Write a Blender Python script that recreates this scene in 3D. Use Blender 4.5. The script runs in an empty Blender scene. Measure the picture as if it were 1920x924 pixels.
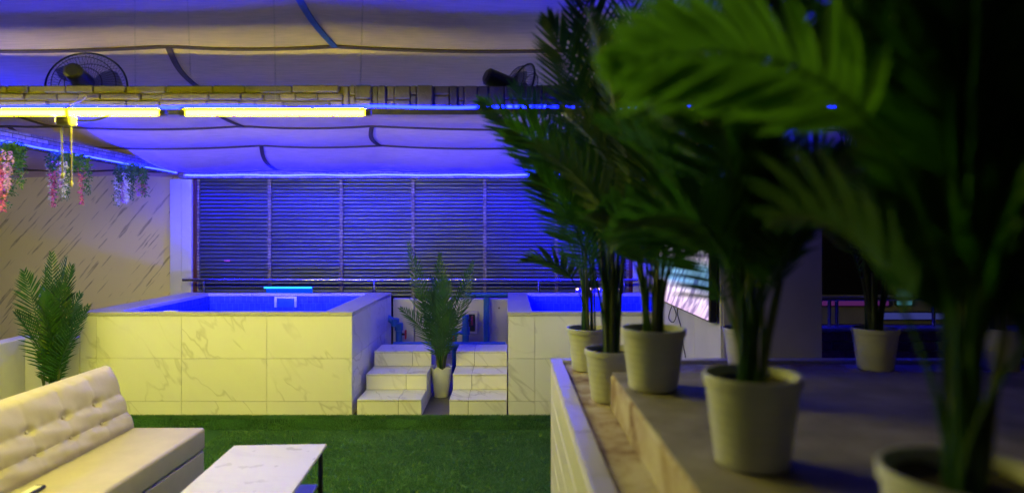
import bpy, bmesh, math, random
import numpy as np
from mathutils import Vector, Matrix
R = math.radians
random.seed(7)
SC = bpy.context.scene
COL = SC.collection

# ------------------------------------------------------------------ camera
CAMZ, FPX, VX, VY = 1.6, 1200.0, 955.0, 437.0
cd = bpy.data.cameras.new('camera'); cam = bpy.data.objects.new('camera', cd); COL.objects.link(cam)
cam.location = (0, 0, CAMZ); cam.rotation_euler = (R(90), 0, 0)
cd.sensor_width = 36.0; cd.lens = 36.0 * FPX / 1920.0
cd.shift_x = 5 / 1920.0; cd.shift_y = -25 / 1920.0
cd.clip_start = 0.02; cd.clip_end = 400
cd.dof.use_dof = True; cd.dof.focus_distance = 5.6; cd.dof.aperture_fstop = 1.05
SC.camera = cam

# ------------------------------------------------------------------ world: night sky
w = bpy.data.worlds.new('World'); SC.world = w; w.use_nodes = True
nt = w.node_tree; bg = nt.nodes['Background']
sky = nt.nodes.new('ShaderNodeTexSky'); sky.sky_type = 'NISHITA'; sky.sun_disc = False
sky.sun_elevation = R(-4); sky.sun_rotation = R(200)
nt.links.new(sky.outputs[0], bg.inputs[0]); bg.inputs[1].default_value = 0.14

vs = SC.view_settings
vs.view_transform = 'Standard'; vs.look = 'None'; vs.gamma = 1; vs.use_curve_mapping = False; vs.exposure = 0.0
SC.render.engine = 'CYCLES'
cy = SC.cycles
cy.use_denoising = True; cy.max_bounces = 8; cy.diffuse_bounces = 4; cy.glossy_bounces = 3
cy.transmission_bounces = 4; cy.transparent_max_bounces = 16
cy.sample_clamp_indirect = 4; cy.caustics_reflective = False; cy.caustics_refractive = False
try: cy.use_light_tree = True
except Exception: pass

def P(px, py, d):
    """the point at depth d that the photograph shows at px, py"""
    return Vector(((px - VX) / FPX * d, d, CAMZ + (VY - py) / FPX * d))

# light levels of the lamps that the photograph shows
TUBE, POOL, TVS = 420.0, 1700.0, 1.7

# ------------------------------------------------------------------ materials
def new_mat(name):
    m = bpy.data.materials.new(name); m.use_nodes = True
    n = m.node_tree; return m, n.nodes, n.links, n.nodes['Principled BSDF']
def coords(N, L, use='pos', rand=False):
    if use == 'pos':
        v = N.new('ShaderNodeNewGeometry').outputs['Position']
    else:
        v = N.new('ShaderNodeTexCoord').outputs['Object']
    if rand:
        oi = N.new('ShaderNodeObjectInfo'); mu = N.new('ShaderNodeMath'); mu.operation = 'MULTIPLY'; mu.inputs[1].default_value = 17.0
        L.new(oi.outputs['Random'], mu.inputs[0])
        ad = N.new('ShaderNodeVectorMath'); ad.operation = 'ADD'; L.new(v, ad.inputs[0]); L.new(mu.outputs[0], ad.inputs[1]); v = ad.outputs[0]
    return v
def noise(N, L, v, scale, detail=4, rough=.55, dist=0):
    t = N.new('ShaderNodeTexNoise'); t.inputs['Scale'].default_value = scale; t.inputs['Detail'].default_value = detail
    t.inputs['Roughness'].default_value = rough; t.inputs['Distortion'].default_value = dist
    L.new(v, t.inputs['Vector']); return t.outputs[0]
def ramp(N, L, f, stops):
    r = N.new('ShaderNodeValToRGB'); e = r.color_ramp.elements
    while len(e) < len(stops): e.new(0.5)
    for k, (p, c) in enumerate(stops):
        e[k].position = p; e[k].color = (*c, 1) if len(c) == 3 else c
    L.new(f, r.inputs[0]); return r.outputs[0]
def mapping(N, L, v, loc=(0,0,0), rot=(0,0,0), scale=(1,1,1)):
    m = N.new('ShaderNodeMapping'); m.inputs['Location'].default_value = loc; m.inputs['Rotation'].default_value = rot; m.inputs['Scale'].default_value = scale
    L.new(v, m.inputs['Vector']); return m.outputs[0]
def mixc(N, L, a, b, f, mode='MIX'):
    m = N.new('ShaderNodeMix'); m.data_type = 'RGBA'; m.blend_type = mode
    for s, x in ((6, a), (7, b)):
        if isinstance(x, tuple): m.inputs[s].default_value = (*x, 1)
        else: L.new(x, m.inputs[s])
    if isinstance(f, float): m.inputs[0].default_value = f
    else: L.new(f, m.inputs[0])
    return m.outputs[2]
def bump(N, L, B, h, strength=.3, dist=.01):
    b = N.new('ShaderNodeBump'); b.inputs['Strength'].default_value = strength; b.inputs['Distance'].default_value = dist
    L.new(h, b.inputs['Height']); L.new(b.outputs[0], B.inputs['Normal'])
def plain(name, col, rough=.5, metal=0., var=.25, nscale=12., bmp=.15, spec=None, use='pos'):
    m, N, L, B = new_mat(name)
    v = coords(N, L, use)
    n = noise(N, L, v, nscale, 5)
    lo = tuple(c * (1 - var) for c in col); hi = tuple(min(1, c * (1 + var * .6)) for c in col)
    L.new(ramp(N, L, n, [(.3, lo), (.7, hi)]), B.inputs['Base Color'])
    B.inputs['Roughness'].default_value = rough; B.inputs['Metallic'].default_value = metal
    if spec is not None: B.inputs['Specular IOR Level'].default_value = spec
    if bmp: bump(N, L, B, noise(N, L, v, nscale * 6, 3), bmp, .004)
    return m
def emit(name, col, s):
    m = bpy.data.materials.new(name); m.use_nodes = True
    N, L = m.node_tree.nodes, m.node_tree.links
    N.remove(N['Principled BSDF']); e = N.new('ShaderNodeEmission'); e.inputs[0].default_value = (*col, 1); e.inputs[1].default_value = s
    L.new(e.outputs[0], N['Material Output'].inputs[0]); return m
def marble(name, base=(.80,.79,.76), vein=(.36,.34,.32), ang=-52, rand=True, rough=.18, scale=1.0, thin=.022, amount=.55):
    m, N, L, B = new_mat(name)
    v = coords(N, L, 'pos', rand)
    a = mapping(N, L, v, rot=(R(20), R(ang), R(15)))
    b = mapping(N, L, a, scale=(.55*scale, 1.6*scale, 3.0*scale))
    f = noise(N, L, b, 1.25, 3.5, .52, .35)
    d = N.new('ShaderNodeMath'); d.operation = 'SUBTRACT'; d.inputs[1].default_value = .5; L.new(f, d.inputs[0])
    ab = N.new('ShaderNodeMath'); ab.operation = 'ABSOLUTE'; L.new(d.outputs[0], ab.inputs[0])
    vn = ramp(N, L, ab.outputs[0], [(0, (amount,)*3), (thin, (0,0,0))])
    fade = ramp(N, L, noise(N, L, v, 2.2, 2), [(.36, (.1,.1,.1)), (.66, (1,1,1))])
    k = mixc(N, L, vn, fade, 1.0, 'MULTIPLY')
    cloud = ramp(N, L, noise(N, L, b, .9, 5), [(.3, tuple(c*.93 for c in base)), (.65, base)])
    L.new(mixc(N, L, cloud, vein, k), B.inputs['Base Color'])
    rr = ramp(N, L, noise(N, L, v, 9, 4), [(.3, (rough+.05,)*3), (.75, (rough+.08,)*3)])
    L.new(rr, B.inputs['Roughness'])
    return m

M = {}
M['marble_tile'] = marble('marble_tile')
M['marble_top'] = marble('marble_top', (.55,.53,.50), (.28,.26,.24), ang=0, rand=False, rough=.22, scale=1.2, thin=.012, amount=.3)
M['grout'] = plain('grout', (.60,.57,.52), .9)
M['coping'] = marble('coping_stone', (.50,.48,.47), (.30,.28,.27), rough=.25, rand=True)
# streaked wall panels
m, N, L, B = new_mat('streaked_wall'); v = coords(N, L)
a = mapping(N, L, v, rot=(0, R(49), 0)); b = mapping(N, L, a, scale=(2.4, 1, 30))
s = ramp(N, L, noise(N, L, b, 1.0, 2.5, .45, .15), [(.60, (0,0,0)), (.635, (1,1,1))])
fine = ramp(N, L, noise(N, L, mapping(N, L, a, scale=(8, 1, 60)), 1.0, 3), [(.4, (.45,)*3), (.62, (1,)*3)])
L.new(mixc(N, L, (.90,.79,.48), (.46,.38,.23), mixc(N, L, s, fine, 1.0, 'MULTIPLY')), B.inputs['Base Color'])
B.inputs['Roughness'].default_value = .38; M['streak'] = m
M['white_wall'] = plain('white_wall', (.68,.66,.62), .6, var=.10, nscale=3)
M['white_board'] = plain('white_board', (.74,.72,.66), .45, var=.08, nscale=5, bmp=.05)
M['pillar'] = plain('pillar_panel', (.72,.71,.72), .4, var=.06, nscale=3, bmp=.04)
M['maroon'] = plain('maroon_steel', (.10,.025,.03), .45)
M['concrete'] = plain('planter_concrete', (.27,.24,.22), .85, var=.35, nscale=7, bmp=.5)
m, N, L, B = new_mat('sandy_render'); v = coords(N, L)
st = ramp(N, L, noise(N, L, v, 6, 6, .65, .6), [(.34, (.20,.11,.05)), (.47, (.42,.33,.20)), (.62, (.56,.50,.38))])
L.new(st, B.inputs['Base Color']); B.inputs['Roughness'].default_value = .85; bump(N, L, B, noise(N, L, v, 60, 4), .5, .006); M['sand'] = m
M['dark_floor'] = plain('dark_floor', (.11,.105,.10), .7, var=.3, nscale=4)
M['grey_wall'] = plain('grey_wall', (.52,.48,.46), .75, var=.15, nscale=2.5)
M['pot'] = plain('white_plastic_pot', (.58,.59,.65), .42, var=.16, nscale=5, bmp=.06, use='obj')
M['soil'] = plain('soil', (.06,.045,.03), .95, var=.5, nscale=60, bmp=.9)
M['sofa'] = plain('cream_leatherette', (.43,.37,.31), .42, var=.08, nscale=9, bmp=.14)
M['sofa_seam'] = plain('sofa_seam', (.42,.34,.25), .6)
M['black'] = plain('black_metal', (.018,.018,.02), .4, var=.2)
M['black_plastic'] = plain('black_plastic', (.012,.012,.014), .5, var=.2)
M['chrome'] = plain('chrome', (.72,.72,.74), .16, 1.0, var=.05, bmp=0)
M['blue_pipe'] = plain('blue_pvc', (.02,.11,.42), .35, var=.12)
M['red_valve'] = plain('red_valve', (.45,.03,.03), .4)
M['cable'] = plain('cable', (.012,.012,.012), .5)
M['wire'] = plain('hanging_wire', (.13,.115,.10), .4)
M['fix_yellow'] = plain('cream_plastic', (.40,.36,.20), .4, var=.05)
M['seam'] = plain('canopy_webbing', (.075,.05,.05), .7, nscale=30)
M['blue_lit_web'] = plain('blue_lit_webbing', (.03,.10,.55), .6, nscale=30)  # blue light on one strap, put into its colour
# canopy cloth
m, N, L, B = new_mat('canopy_cloth'); v = coords(N, L)
c1 = ramp(N, L, noise(N, L, v, 1.6, 5, .6), [(.3, (.70,.52,.53)), (.7, (.80,.61,.61))])
fib = noise(N, L, mapping(N, L, v, scale=(6, 90, 90)), 1.0, 3)
L.new(mixc(N, L, c1, ramp(N, L, fib, [(.3, (.78,)*3), (.7, (1,)*3)]), 1.0, 'MULTIPLY'), B.inputs['Base Color'])
B.inputs['Roughness'].default_value = .85; B.inputs['Specular IOR Level'].default_value = .2
bump(N, L, B, noise(N, L, v, 3.0, 4), .25, .03); M['canopy'] = m
# stone
def stone_mat(name, c, rnd=True):
    m, N, L, B = new_mat(name); v = coords(N, L, 'pos', rnd)
    oi = N.new('ShaderNodeObjectInfo')
    t = ramp(N, L, oi.outputs['Random'], [(0, tuple(x*.55 for x in c)), (.5, c), (1, (c[0]*1.35, c[1]*1.3, c[2]*1.2))])
    n = ramp(N, L, noise(N, L, v, 22, 6, .65), [(.3, (.55,)*3), (.7, (1.0,)*3)])
    L.new(mixc(N, L, t, n, 1.0, 'MULTIPLY'), B.inputs['Base Color']); B.inputs['Roughness'].default_value = .8
    bump(N, L, B, noise(N, L, v, 35, 5), .7, .008); return m
M['stone'] = stone_mat('clad_stone', (.046,.035,.022))
M['beam_core'] = plain('beam_board', (.030,.023,.015), .9)
M['brick'] = stone_mat('wall_brick', (.42,.20,.12))
def brick_pattern(name, c1, c2, mort, bw, rh, axis=0):
    m, N, L, B = new_mat(name); v = coords(N, L)
    if axis: v = mapping(N, L, v, rot=(0, 0, R(90)))
    v = mapping(N, L, v, rot=(R(90), 0, 0))
    t = N.new('ShaderNodeTexBrick'); L.new(v, t.inputs['Vector']); t.inputs['Scale'].default_value = 1.0
    t.inputs['Brick Width'].default_value = bw; t.inputs['Row Height'].default_value = rh; t.inputs['Mortar Size'].default_value = .003
    t.inputs['Color1'].default_value = (*c1, 1); t.inputs['Color2'].default_value = (*c2, 1); t.inputs['Mortar'].default_value = (*mort, 1)
    n = ramp(N, L, noise(N, L, v, 26, 5), [(.3, (.5,)*3), (.7, (1,)*3)])
    L.new(mixc(N, L, t.outputs[0], n, 1.0, 'MULTIPLY'), B.inputs['Base Color']); B.inputs['Roughness'].default_value = .75
    bump(N, L, B, n, .5, .01); return m
M['far_stone'] = brick_pattern('stone_paper', (.40,.36,.33), (.22,.19,.17), (.06,.05,.05), .13, .035)
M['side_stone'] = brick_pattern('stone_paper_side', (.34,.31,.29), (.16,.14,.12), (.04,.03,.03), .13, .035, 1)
M['mosaic'] = brick_pattern('pool_mosaic', (.04,.09,.50), (.03,.07,.42), (.10,.16,.45), .06, .12)
M['mosaic_side'] = brick_pattern('pool_mosaic_side', (.04,.09,.50), (.03,.07,.42), (.10,.16,.45), .06, .12, 1)
# shutter slat
m, N, L, B = new_mat('shutter_slat'); v = coords(N, L)
L.new(ramp(N, L, noise(N, L, mapping(N, L, v, scale=(1.2, 1, 14)), 1.5, 5), [(.3, (.13,.15,.18)), (.7, (.17,.20,.23))]), B.inputs['Base Color'])
B.inputs['Metallic'].default_value = .75
L.new(ramp(N, L, noise(N, L, v, 3.0, 3), [(.3, (.34,)*3), (.7, (.48,)*3)]), B.inputs['Roughness']); M['slat'] = m
# water
m = bpy.data.materials.new('pool_water'); m.use_nodes = True; N, L = m.node_tree.nodes, m.node_tree.links
N.remove(N['Principled BSDF'])
tr = N.new('ShaderNodeBsdfTransparent'); tr.inputs[0].default_value = (.80, .90, 1, 1)
gl = N.new('ShaderNodeBsdfGlossy'); gl.inputs['Roughness'].default_value = .03
fr = N.new('ShaderNodeFresnel'); fr.inputs[0].default_value = 1.33
bp = N.new('ShaderNodeBump'); bp.inputs['Strength'].default_value = .8; bp.inputs['Distance'].default_value = .02
v = coords(N, L); L.new(noise(N, L, v, 9, 3, .5, .4), bp.inputs['Height'])
L.new(bp.outputs[0], gl.inputs['Normal'])
mn = N.new('ShaderNodeMath'); mn.operation = 'MINIMUM'; mn.inputs[1].default_value = .28; L.new(fr.outputs[0], mn.inputs[0])
bf = N.new('ShaderNodeMath'); bf.operation = 'SUBTRACT'; bf.inputs[0].default_value = 1.0; L.new(N.new('ShaderNodeNewGeometry').outputs['Backfacing'], bf.inputs[1])
fk = N.new('ShaderNodeMath'); fk.operation = 'MULTIPLY'; L.new(mn.outputs[0], fk.inputs[0]); L.new(bf.outputs[0], fk.inputs[1])
mx = N.new('ShaderNodeMixShader'); L.new(fk.outputs[0], mx.inputs[0]); L.new(tr.outputs[0], mx.inputs[1]); L.new(gl.outputs[0], mx.inputs[2])
L.new(mx.outputs[0], N['Material Output'].inputs[0]); M['water'] = m
# foliage
def leaf_mat(name, dark, light, tr_amt=.22, nsc=8):
    m, N, L, B = new_mat(name); v = coords(N, L)
    oi = N.new('ShaderNodeObjectInfo')
    n = noise(N, L, v, nsc, 5, .62, .5)
    c = mixc(N, L, ramp(N, L, n, [(.3, dark), (.7, light)]), ramp(N, L, oi.outputs['Random'], [(0, (.65,.7,.6)), (1, (1,1,1))]), 1.0, 'MULTIPLY')
    L.new(c, B.inputs['Base Color']); B.inputs['Roughness'].default_value = .42
    t = N.new('ShaderNodeBsdfTranslucent'); L.new(mixc(N, L, c, (1.35,1.5,.8), 1.0, 'MULTIPLY'), t.inputs[0])
    mx = N.new('ShaderNodeMixShader'); mx.inputs[0].default_value = tr_amt
    out = N['Material Output']; L.new(B.outputs[0], mx.inputs[1]); L.new(t.outputs[0], mx.inputs[2]); L.new(mx.outputs[0], out.inputs[0])
    return m
M['leaf'] = leaf_mat('palm_leaf', (.020,.085,.020), (.055,.17,.036), .34)
M['leaf_lit'] = leaf_mat('palm_leaf_lit', (.07,.18,.024), (.12,.28,.036), .5)  # lighter green stands in for lamplight on one frond of the nearest palm
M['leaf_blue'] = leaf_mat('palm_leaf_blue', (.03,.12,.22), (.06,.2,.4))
M['stem'] = plain('palm_stem', (.07,.10,.025), .5, var=.3, nscale=25)
M['vine'] = leaf_mat('vine_leaf', (.07,.19,.06), (.18,.38,.12), .35)
M['pink'] = plain('pink_petal', (.75,.16,.34), .6, var=.3, nscale=40, bmp=0)
M['lilac'] = plain('lilac_petal', (.58,.30,.66), .6, var=.25, nscale=40, bmp=0)
M['white_petal'] = plain('white_petal', (.75,.72,.72), .6, var=.1, nscale=40, bmp=0)
m, N, L, B = new_mat('turf_base'); v = coords(N, L)
c1 = ramp(N, L, noise(N, L, v, 1.8, 5, .6, .5), [(.3, (.04,.13,.045)), (.7, (.09,.24,.085))])
c2 = ramp(N, L, noise(N, L, v, 120, 3), [(.3, (.45,)*3), (.7, (1.1,)*3)])
L.new(mixc(N, L, c1, c2, 1.0, 'MULTIPLY'), B.inputs['Base Color']); B.inputs['Roughness'].default_value = .9; B.inputs['Specular IOR Level'].default_value = .1
bump(N, L, B, noise(N, L, v, 160, 3), .9, .02); M['turf'] = m
M['blade'] = leaf_mat('turf_blade', (.042,.14,.05), (.11,.27,.10), .1, 2.3)
# lamps
M['tube'] = emit('yellow_tube', (1.0, .93, .8/TUBE), TUBE)
def led_mat(k, s): return emit('blue_led_'+k, (.0012+.08/s, .0015+.22/s, 1.0), s)
M['pool_lamp'] = emit('pool_lamp', (.0008, .0006, 1.0), POOL)
M['cyan_led'] = emit('cyan_led', (.03, .45, 1.0), 2.2)
M['warm_led'] = emit('warm_led', (1.0, .62, .42), 6.0)
M['purple_led'] = emit('purple_led', (.30, .06, .34), 1.2)
m, N, L, B = new_mat('acrylic_lip'); B.inputs['Base Color'].default_value = (.35,.6,.8,1); B.inputs['Roughness'].default_value = .25
B.inputs['Transmission Weight'].default_value = .4; M['acrylic'] = m

# ------------------------------------------------------------------ mesh helpers
class MB:
    def __init__(s): s.v = []; s.f = []
    def add(s, vs, fs):
        o = len(s.v); s.v += [tuple(p) for p in vs]; s.f += [tuple(i + o for i in f) for f in fs]; return s
    def box(s, x0, x1, y0, y1, z0, z1, b=0.):
        cx, cy_, cz = (x0+x1)/2, (y0+y1)/2, (z0+z1)/2; hx, hy, hz = abs(x1-x0)/2, abs(y1-y0)/2, abs(z1-z0)/2
        if b <= 0:
            vs = [(cx+sx*hx, cy_+sy*hy, cz+sz*hz) for sx in (-1,1) for sy in (-1,1) for sz in (-1,1)]
            return s.add(vs, [(0,1,3,2),(4,6,7,5),(0,4,5,1),(2,3,7,6),(0,2,6,4),(1,5,7,3)])
        b = min(b, hx*.9, hy*.9, hz*.9); vs = []; I = {}
        for sx in (-1,1):
            for sy in (-1,1):
                for sz in (-1,1):
                    for k in range(3):
                        e = [b, b, b]; e[k] = 0
                        I[(sx,sy,sz,k)] = len(vs); vs.append((cx+sx*(hx-e[0]), cy_+sy*(hy-e[1]), cz+sz*(hz-e[2])))
        fs = []
        for q in (-1,1):
            fs.append([I[(q,a,c,0)] for a,c in ((-1,-1),(1,-1),(1,1),(-1,1))])
            fs.append([I[(a,q,c,1)] for a,c in ((-1,-1),(1,-1),(1,1),(-1,1))])
            fs.append([I[(a,c,q,2)] for a,c in ((-1,-1),(1,-1),(1,1),(-1,1))])
            for p in (-1,1):
                fs.append([I[(q,p,-1,0)], I[(q,p,1,0)], I[(q,p,1,1)], I[(q,p,-1,1)]])
                fs.append([I[(q,-1,p,0)], I[(q,1,p,0)], I[(q,1,p,2)], I[(q,-1,p,2)]])
                fs.append([I[(-1,q,p,1)], I[(1,q,p,1)], I[(1,q,p,2)], I[(-1,q,p,2)]])
                for t in (-1,1): fs.append([I[(q,p,t,0)], I[(q,p,t,1)], I[(q,p,t,2)]])
        return s.add(vs, fs)
    def tube(s, pts, r, n=8, caps=True, radii=None):
        pts = [Vector(p) for p in pts]; up = Vector((0,0,1)); rings = []
        prev = None
        for k, p in enumerate(pts):
            t = (pts[min(k+1, len(pts)-1)] - pts[max(k-1, 0)]).normalized()
            if prev is None:
                a = t.cross(up); a = t.cross(Vector((1,0,0))) if a.length < 1e-3 else a
            else: a = prev - t * prev.dot(t)
            a.normalize(); b = t.cross(a); prev = a
            rr = radii[k] if radii else r
            rings.append([p + a*rr*math.cos(2*math.pi*j/n) + b*rr*math.sin(2*math.pi*j/n) for j in range(n)])
        vs = [q for g in rings for q in g]; fs = []
        for k in range(len(pts)-1):
            for j in range(n): fs.append((k*n+j, k*n+(j+1)%n, (k+1)*n+(j+1)%n, (k+1)*n+j))
        if caps: fs.append(tuple(range(n-1,-1,-1))); fs.append(tuple((len(pts)-1)*n+j for j in range(n)))
        return s.add(vs, fs)
    def lathe(s, prof, c, n=32, cap0=True, cap1=False):
        vs = []; fs = []
        for r, z in prof:
            for j in range(n): vs.append((c[0]+r*math.cos(2*math.pi*j/n), c[1]+r*math.sin(2*math.pi*j/n), c[2]+z))
        for k in range(len(prof)-1):
            for j in range(n): fs.append((k*n+j, k*n+(j+1)%n, (k+1)*n+(j+1)%n, (k+1)*n+j))
        if cap0: fs.append(tuple(range(n-1,-1,-1)))
        if cap1: fs.append(tuple((len(prof)-1)*n+j for j in range(n)))
        return s.add(vs, fs)
    def ring(s, c, r, tr, axis=(0,1,0), n=40, m=6):
        ax = Vector(axis).normalized(); a = ax.orthogonal().normalized(); b = ax.cross(a); c = Vector(c)
        vs = []; fs = []
        for i in range(n):
            t = 2*math.pi*i/n; d = a*math.cos(t) + b*math.sin(t)
            for j in range(m):
                u = 2*math.pi*j/m; vs.append(c + d*(r + tr*math.cos(u)) + ax*tr*math.sin(u))
        for i in range(n):
            for j in range(m): fs.append((i*m+j, ((i+1)%n)*m+j, ((i+1)%n)*m+(j+1)%m, i*m+(j+1)%m))
        return s.add(vs, fs)
    def mesh(s, name, smooth=False, fixn=True):
        me = bpy.data.meshes.new(name); me.from_pydata(s.v, [], s.f); me.update()
        if fixn:
            bm = bmesh.new(); bm.from_mesh(me); bmesh.ops.recalc_face_normals(bm, faces=bm.faces); bm.to_mesh(me); bm.free()
        if smooth:
            me.shade_smooth()
            try: me.set_sharp_from_angle(angle=R(38))
            except Exception: pass
        return me
    def build(s, name, mat, parent=None, smooth=False, fixn=True):
        me = s.mesh(name, smooth, fixn); me.materials.append(mat)
        return link(bpy.data.objects.new(name, me), parent)
def world_of(o):
    m = o.matrix_basis.copy() if o.parent is None else world_of(o.parent) @ o.matrix_parent_inverse @ o.matrix_basis
    return m
def link(o, parent=None):
    COL.objects.link(o)
    if parent is not None:
        o.parent = parent; o.matrix_parent_inverse = world_of(parent).inverted()
    return o
def tag(o, label=None, cat=None, group=None, kind=None):
    if label: o['label'] = label
    if cat: o['category'] = cat
    if group: o['group'] = group
    if kind: o['kind'] = kind
    return o
def thing(name, label, cat, loc=(0,0,0), group=None):
    o = bpy.data.objects.new(name, None); COL.objects.link(o); o.location = loc; o.empty_display_size = .1
    return tag(o, label, cat, group)
_unit = {}
def piece(name, mat, parent, x0, x1, y0, y1, z0, z1, b=.004):
    """a bevelled block; alike sizes share one mesh"""
    key = (name, mat.name, round(x1-x0,4), round(y1-y0,4), round(z1-z0,4))
    if key not in _unit:
        hx, hy, hz = (x1-x0)/2, (y1-y0)/2, (z1-z0)/2
        me = MB().box(-hx, hx, -hy, hy, -hz, hz, b).mesh(name); me.materials.append(mat); _unit[key] = me
    o = bpy.data.objects.new(name, _unit[key]); o.location = ((x0+x1)/2, (y0+y1)/2, (z0+z1)/2)
    return link(o, parent)

# ================================================================== SETTING
g = MB(); g.add([(-40,-20,-.03),(40,-20,-.03),(40,60,-.03),(-40,60,-.03)], [(0,1,2,3)])
tag(g.build('ground', M['dark_floor']), kind='structure')
# turf carpet: flat, then curling up over the low plinth in front of the pools
PLZ, PY = .088, 5.29
t = MB(); prof = [(-1.0,0.),(2,0.),(4.9,0.),(5.17,0.),(5.20,.008),(5.215,.05),(5.225,.082),(5.25,PLZ),(5.285,PLZ)]
xs = np.linspace(-3.95, 1.2, 74); vs = []; fs = []
for x in xs:
    for (y, z) in prof: vs.append((x, y + .006*math.sin(x*9)*(y > 5.1) , z))
n = len(prof)
for i in range(len(xs)-1):
    for j in range(n-1): fs.append((i*n+j, (i+1)*n+j, (i+1)*n+j+1, i*n+j+1))
t.add(vs, fs); tag(t.build('lawn', M['turf'], smooth=True), kind='structure')
pl = MB().box(-3.95, 1.2, 5.286, 7.5, -.02, PLZ-.002); tag(pl.build('pavement', M['dark_floor']), kind='structure')
# turf blades
rng = np.random.default_rng(3)
def blades(nn, fx, fy, fz, hgt):
    px, py, pz = fx(nn), fy(nn), None
    pz = fz(px, py)
    ang = rng.uniform(0, 2*np.pi, nn); ln = rng.normal(0, .007, (nn, 2)); h = hgt * rng.uniform(.6, 1.2, nn); wd = .0026
    ca, sa = np.cos(ang)*wd, np.sin(ang)*wd
    v = np.empty((nn, 3, 3))
    v[:,0] = np.stack([px-ca, py-sa, pz], 1); v[:,1] = np.stack([px+ca, py+sa, pz], 1); v[:,2] = np.stack([px+ln[:,0], py+ln[:,1], pz+h], 1)
    return v
V1 = blades(110000, lambda k: rng.uniform(-2.3, .5, k), lambda k: 5.17 - (5.17-2.6)*rng.uniform(0,1,k)**1.0, lambda x, y: np.zeros_like(x), .016)
V2 = blades(26000, lambda k: rng.uniform(-3.2, .5, k), lambda k: rng.uniform(5.19, 5.285, k), lambda x, y: np.interp(y, [5.19,5.20,5.215,5.225,5.25,5.29], [.003,.008,.05,.082,.088,.088]), .022)
VV = np.concatenate([V1, V2]).reshape(-1, 3); nb = len(VV)//3
me = bpy.data.meshes.new('grass'); me.vertices.add(len(VV)); me.vertices.foreach_set('co', VV.ravel())
me.loops.add(len(VV)); me.loops.foreach_set('vertex_index', np.arange(len(VV), dtype=np.int32))
me.polygons.add(nb); me.polygons.foreach_set('loop_start', np.arange(0, len(VV), 3, dtype=np.int32))
me.update(); me.validate(); me.materials.append(M['blade'])
tag(link(bpy.data.objects.new('grass', me)), 'short green artificial turf pile covering the terrace floor', 'grass', kind='stuff')

# ------------------------------------------------------------------ canopy
CA, CB = 1.87, .15
def ch(y): return CAMZ + CA - CB*y
can = thing('canopy', 'beige fabric canopy roof in sagging panels with dark webbing seams', 'canopy', (0, 4, ch(4)))
rows = [-1.2, 0.4, 1.7, 3.0, 4.22, 5.05, 5.88, 6.5, 7.5, 7.9]
joints = {0: [(-4.4,-4.4),(-1.3,-1.3),(1.9,1.9)], 1: [(-5.2,-5.2),(-2.2,-2.2),(.9,.9)], 2: [(-3.9,-3.9),(-.6,-.6),(2.2,2.2)],
          3: [(-4.5,-4.5),(-1.10,-1.15),(2.0,2.0)], 4: [(-5.4,-5.4),(-2.25,-2.37),(.95,.95)], 5: [(-4.2,-4.2),(-2.45,-2.45),(1.5,1.5)],
          6: [(-4.6,-4.6),(-1.264,-1.31),(2.0,2.0)], 7: [(-5.6,-5.6),(-2.52,-2.72),(.6,.6)], 8: [(-4.6,-4.6),(-1.5,-1.5),(2.,2.)]}
XL, XR = -8.0, 4.2
def peaks(i):      # where panels of the two rows beside a seam are tied: the seam is high there
    p = []
    if 0 <= i-1 < len(rows)-1: p += [q[1] for q in joints[i-1]]
    if i < len(rows)-1: p += [q[0] for q in joints[i]]
    return sorted(p + [XL, XR])
def seam_z(i, x):
    p = peaks(i)
    for a, b in zip(p, p[1:]):
        if a <= x <= b:
            u = (x-a)/(b-a); return -.035*min(1, (b-a)/2.0)*4*u*(1-u)
    return 0.
for i in range(len(rows)-1):
    y0, y1 = rows[i], rows[i+1]
    edges = [(XL, XL)] + joints[i] + [(XR, XR)]
    for (a0, a1), (b0, b1) in zip(edges, edges[1:]):
        nu, nv = 20, 8; vs = []; fs = []
        for u in range(nu+1):
            for q in range(nv+1):
                s, t_ = u/nu, q/nv
                x = (a0*(1-t_)+a1*t_)*(1-s) + (b0*(1-t_)+b1*t_)*s
                y = y0 + (y1-y0)*t_
                z = ch(y) + seam_z(i, x)*(1-t_) + seam_z(i+1, x)*t_ - .05*min(1, (y1-y0))*4*t_*(1-t_)*(.55 + .45*4*s*(1-s))
                vs.append((x, y, z))
        for u in range(nu):
            for q in range(nv):
                k = u*(nv+1)+q; fs.append((k, k+nv+1, k+nv+2, k+1))
        MB().add(vs, fs).build('cloth_panel', M['canopy'], can, smooth=True)
    def strip(name, pts, wid, side, mat):
        vs = []; fs = []
        for p in pts:
            p = Vector(p); sd = Vector(side)*wid/2
            for dz in (-.012, -.004):
                vs += [p - sd + Vector((0,0,dz)), p + sd + Vector((0,0,dz))]
        for k in range(len(pts)-1):
            a = k*4; b = a+4
            fs += [(a,b,b+1,a+1), (a+2,a+3,b+3,b+2), (a,a+2,b+2,b), (a+1,b+1,b+3,a+3)]
        MB().add(vs, fs).build(name, mat, can)
    strip('seam_webbing', [(x, y0, ch(y0)+seam_z(i, x)) for x in np.linspace(XL, XR, 90)], .036, (0,1,-CB), M['seam'])
    for (a0, a1) in joints[i]:
        pts = []
        for q in range(13):
            t_ = q/12; x = a0*(1-t_)+a1*t_; y = y0+(y1-y0)*t_
            bow = .045*math.sin(math.pi*t_)
            pts.append((x - bow, y, ch(y) - .05*min(1,(y1-y0))*4*t_*(1-t_)*.55 - .004))
        strip('joint_webbing', pts, .04, (1,0,0), M['blue_lit_web'] if (i == 3 and -2 < a0 < 0) else M['seam'])

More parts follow.
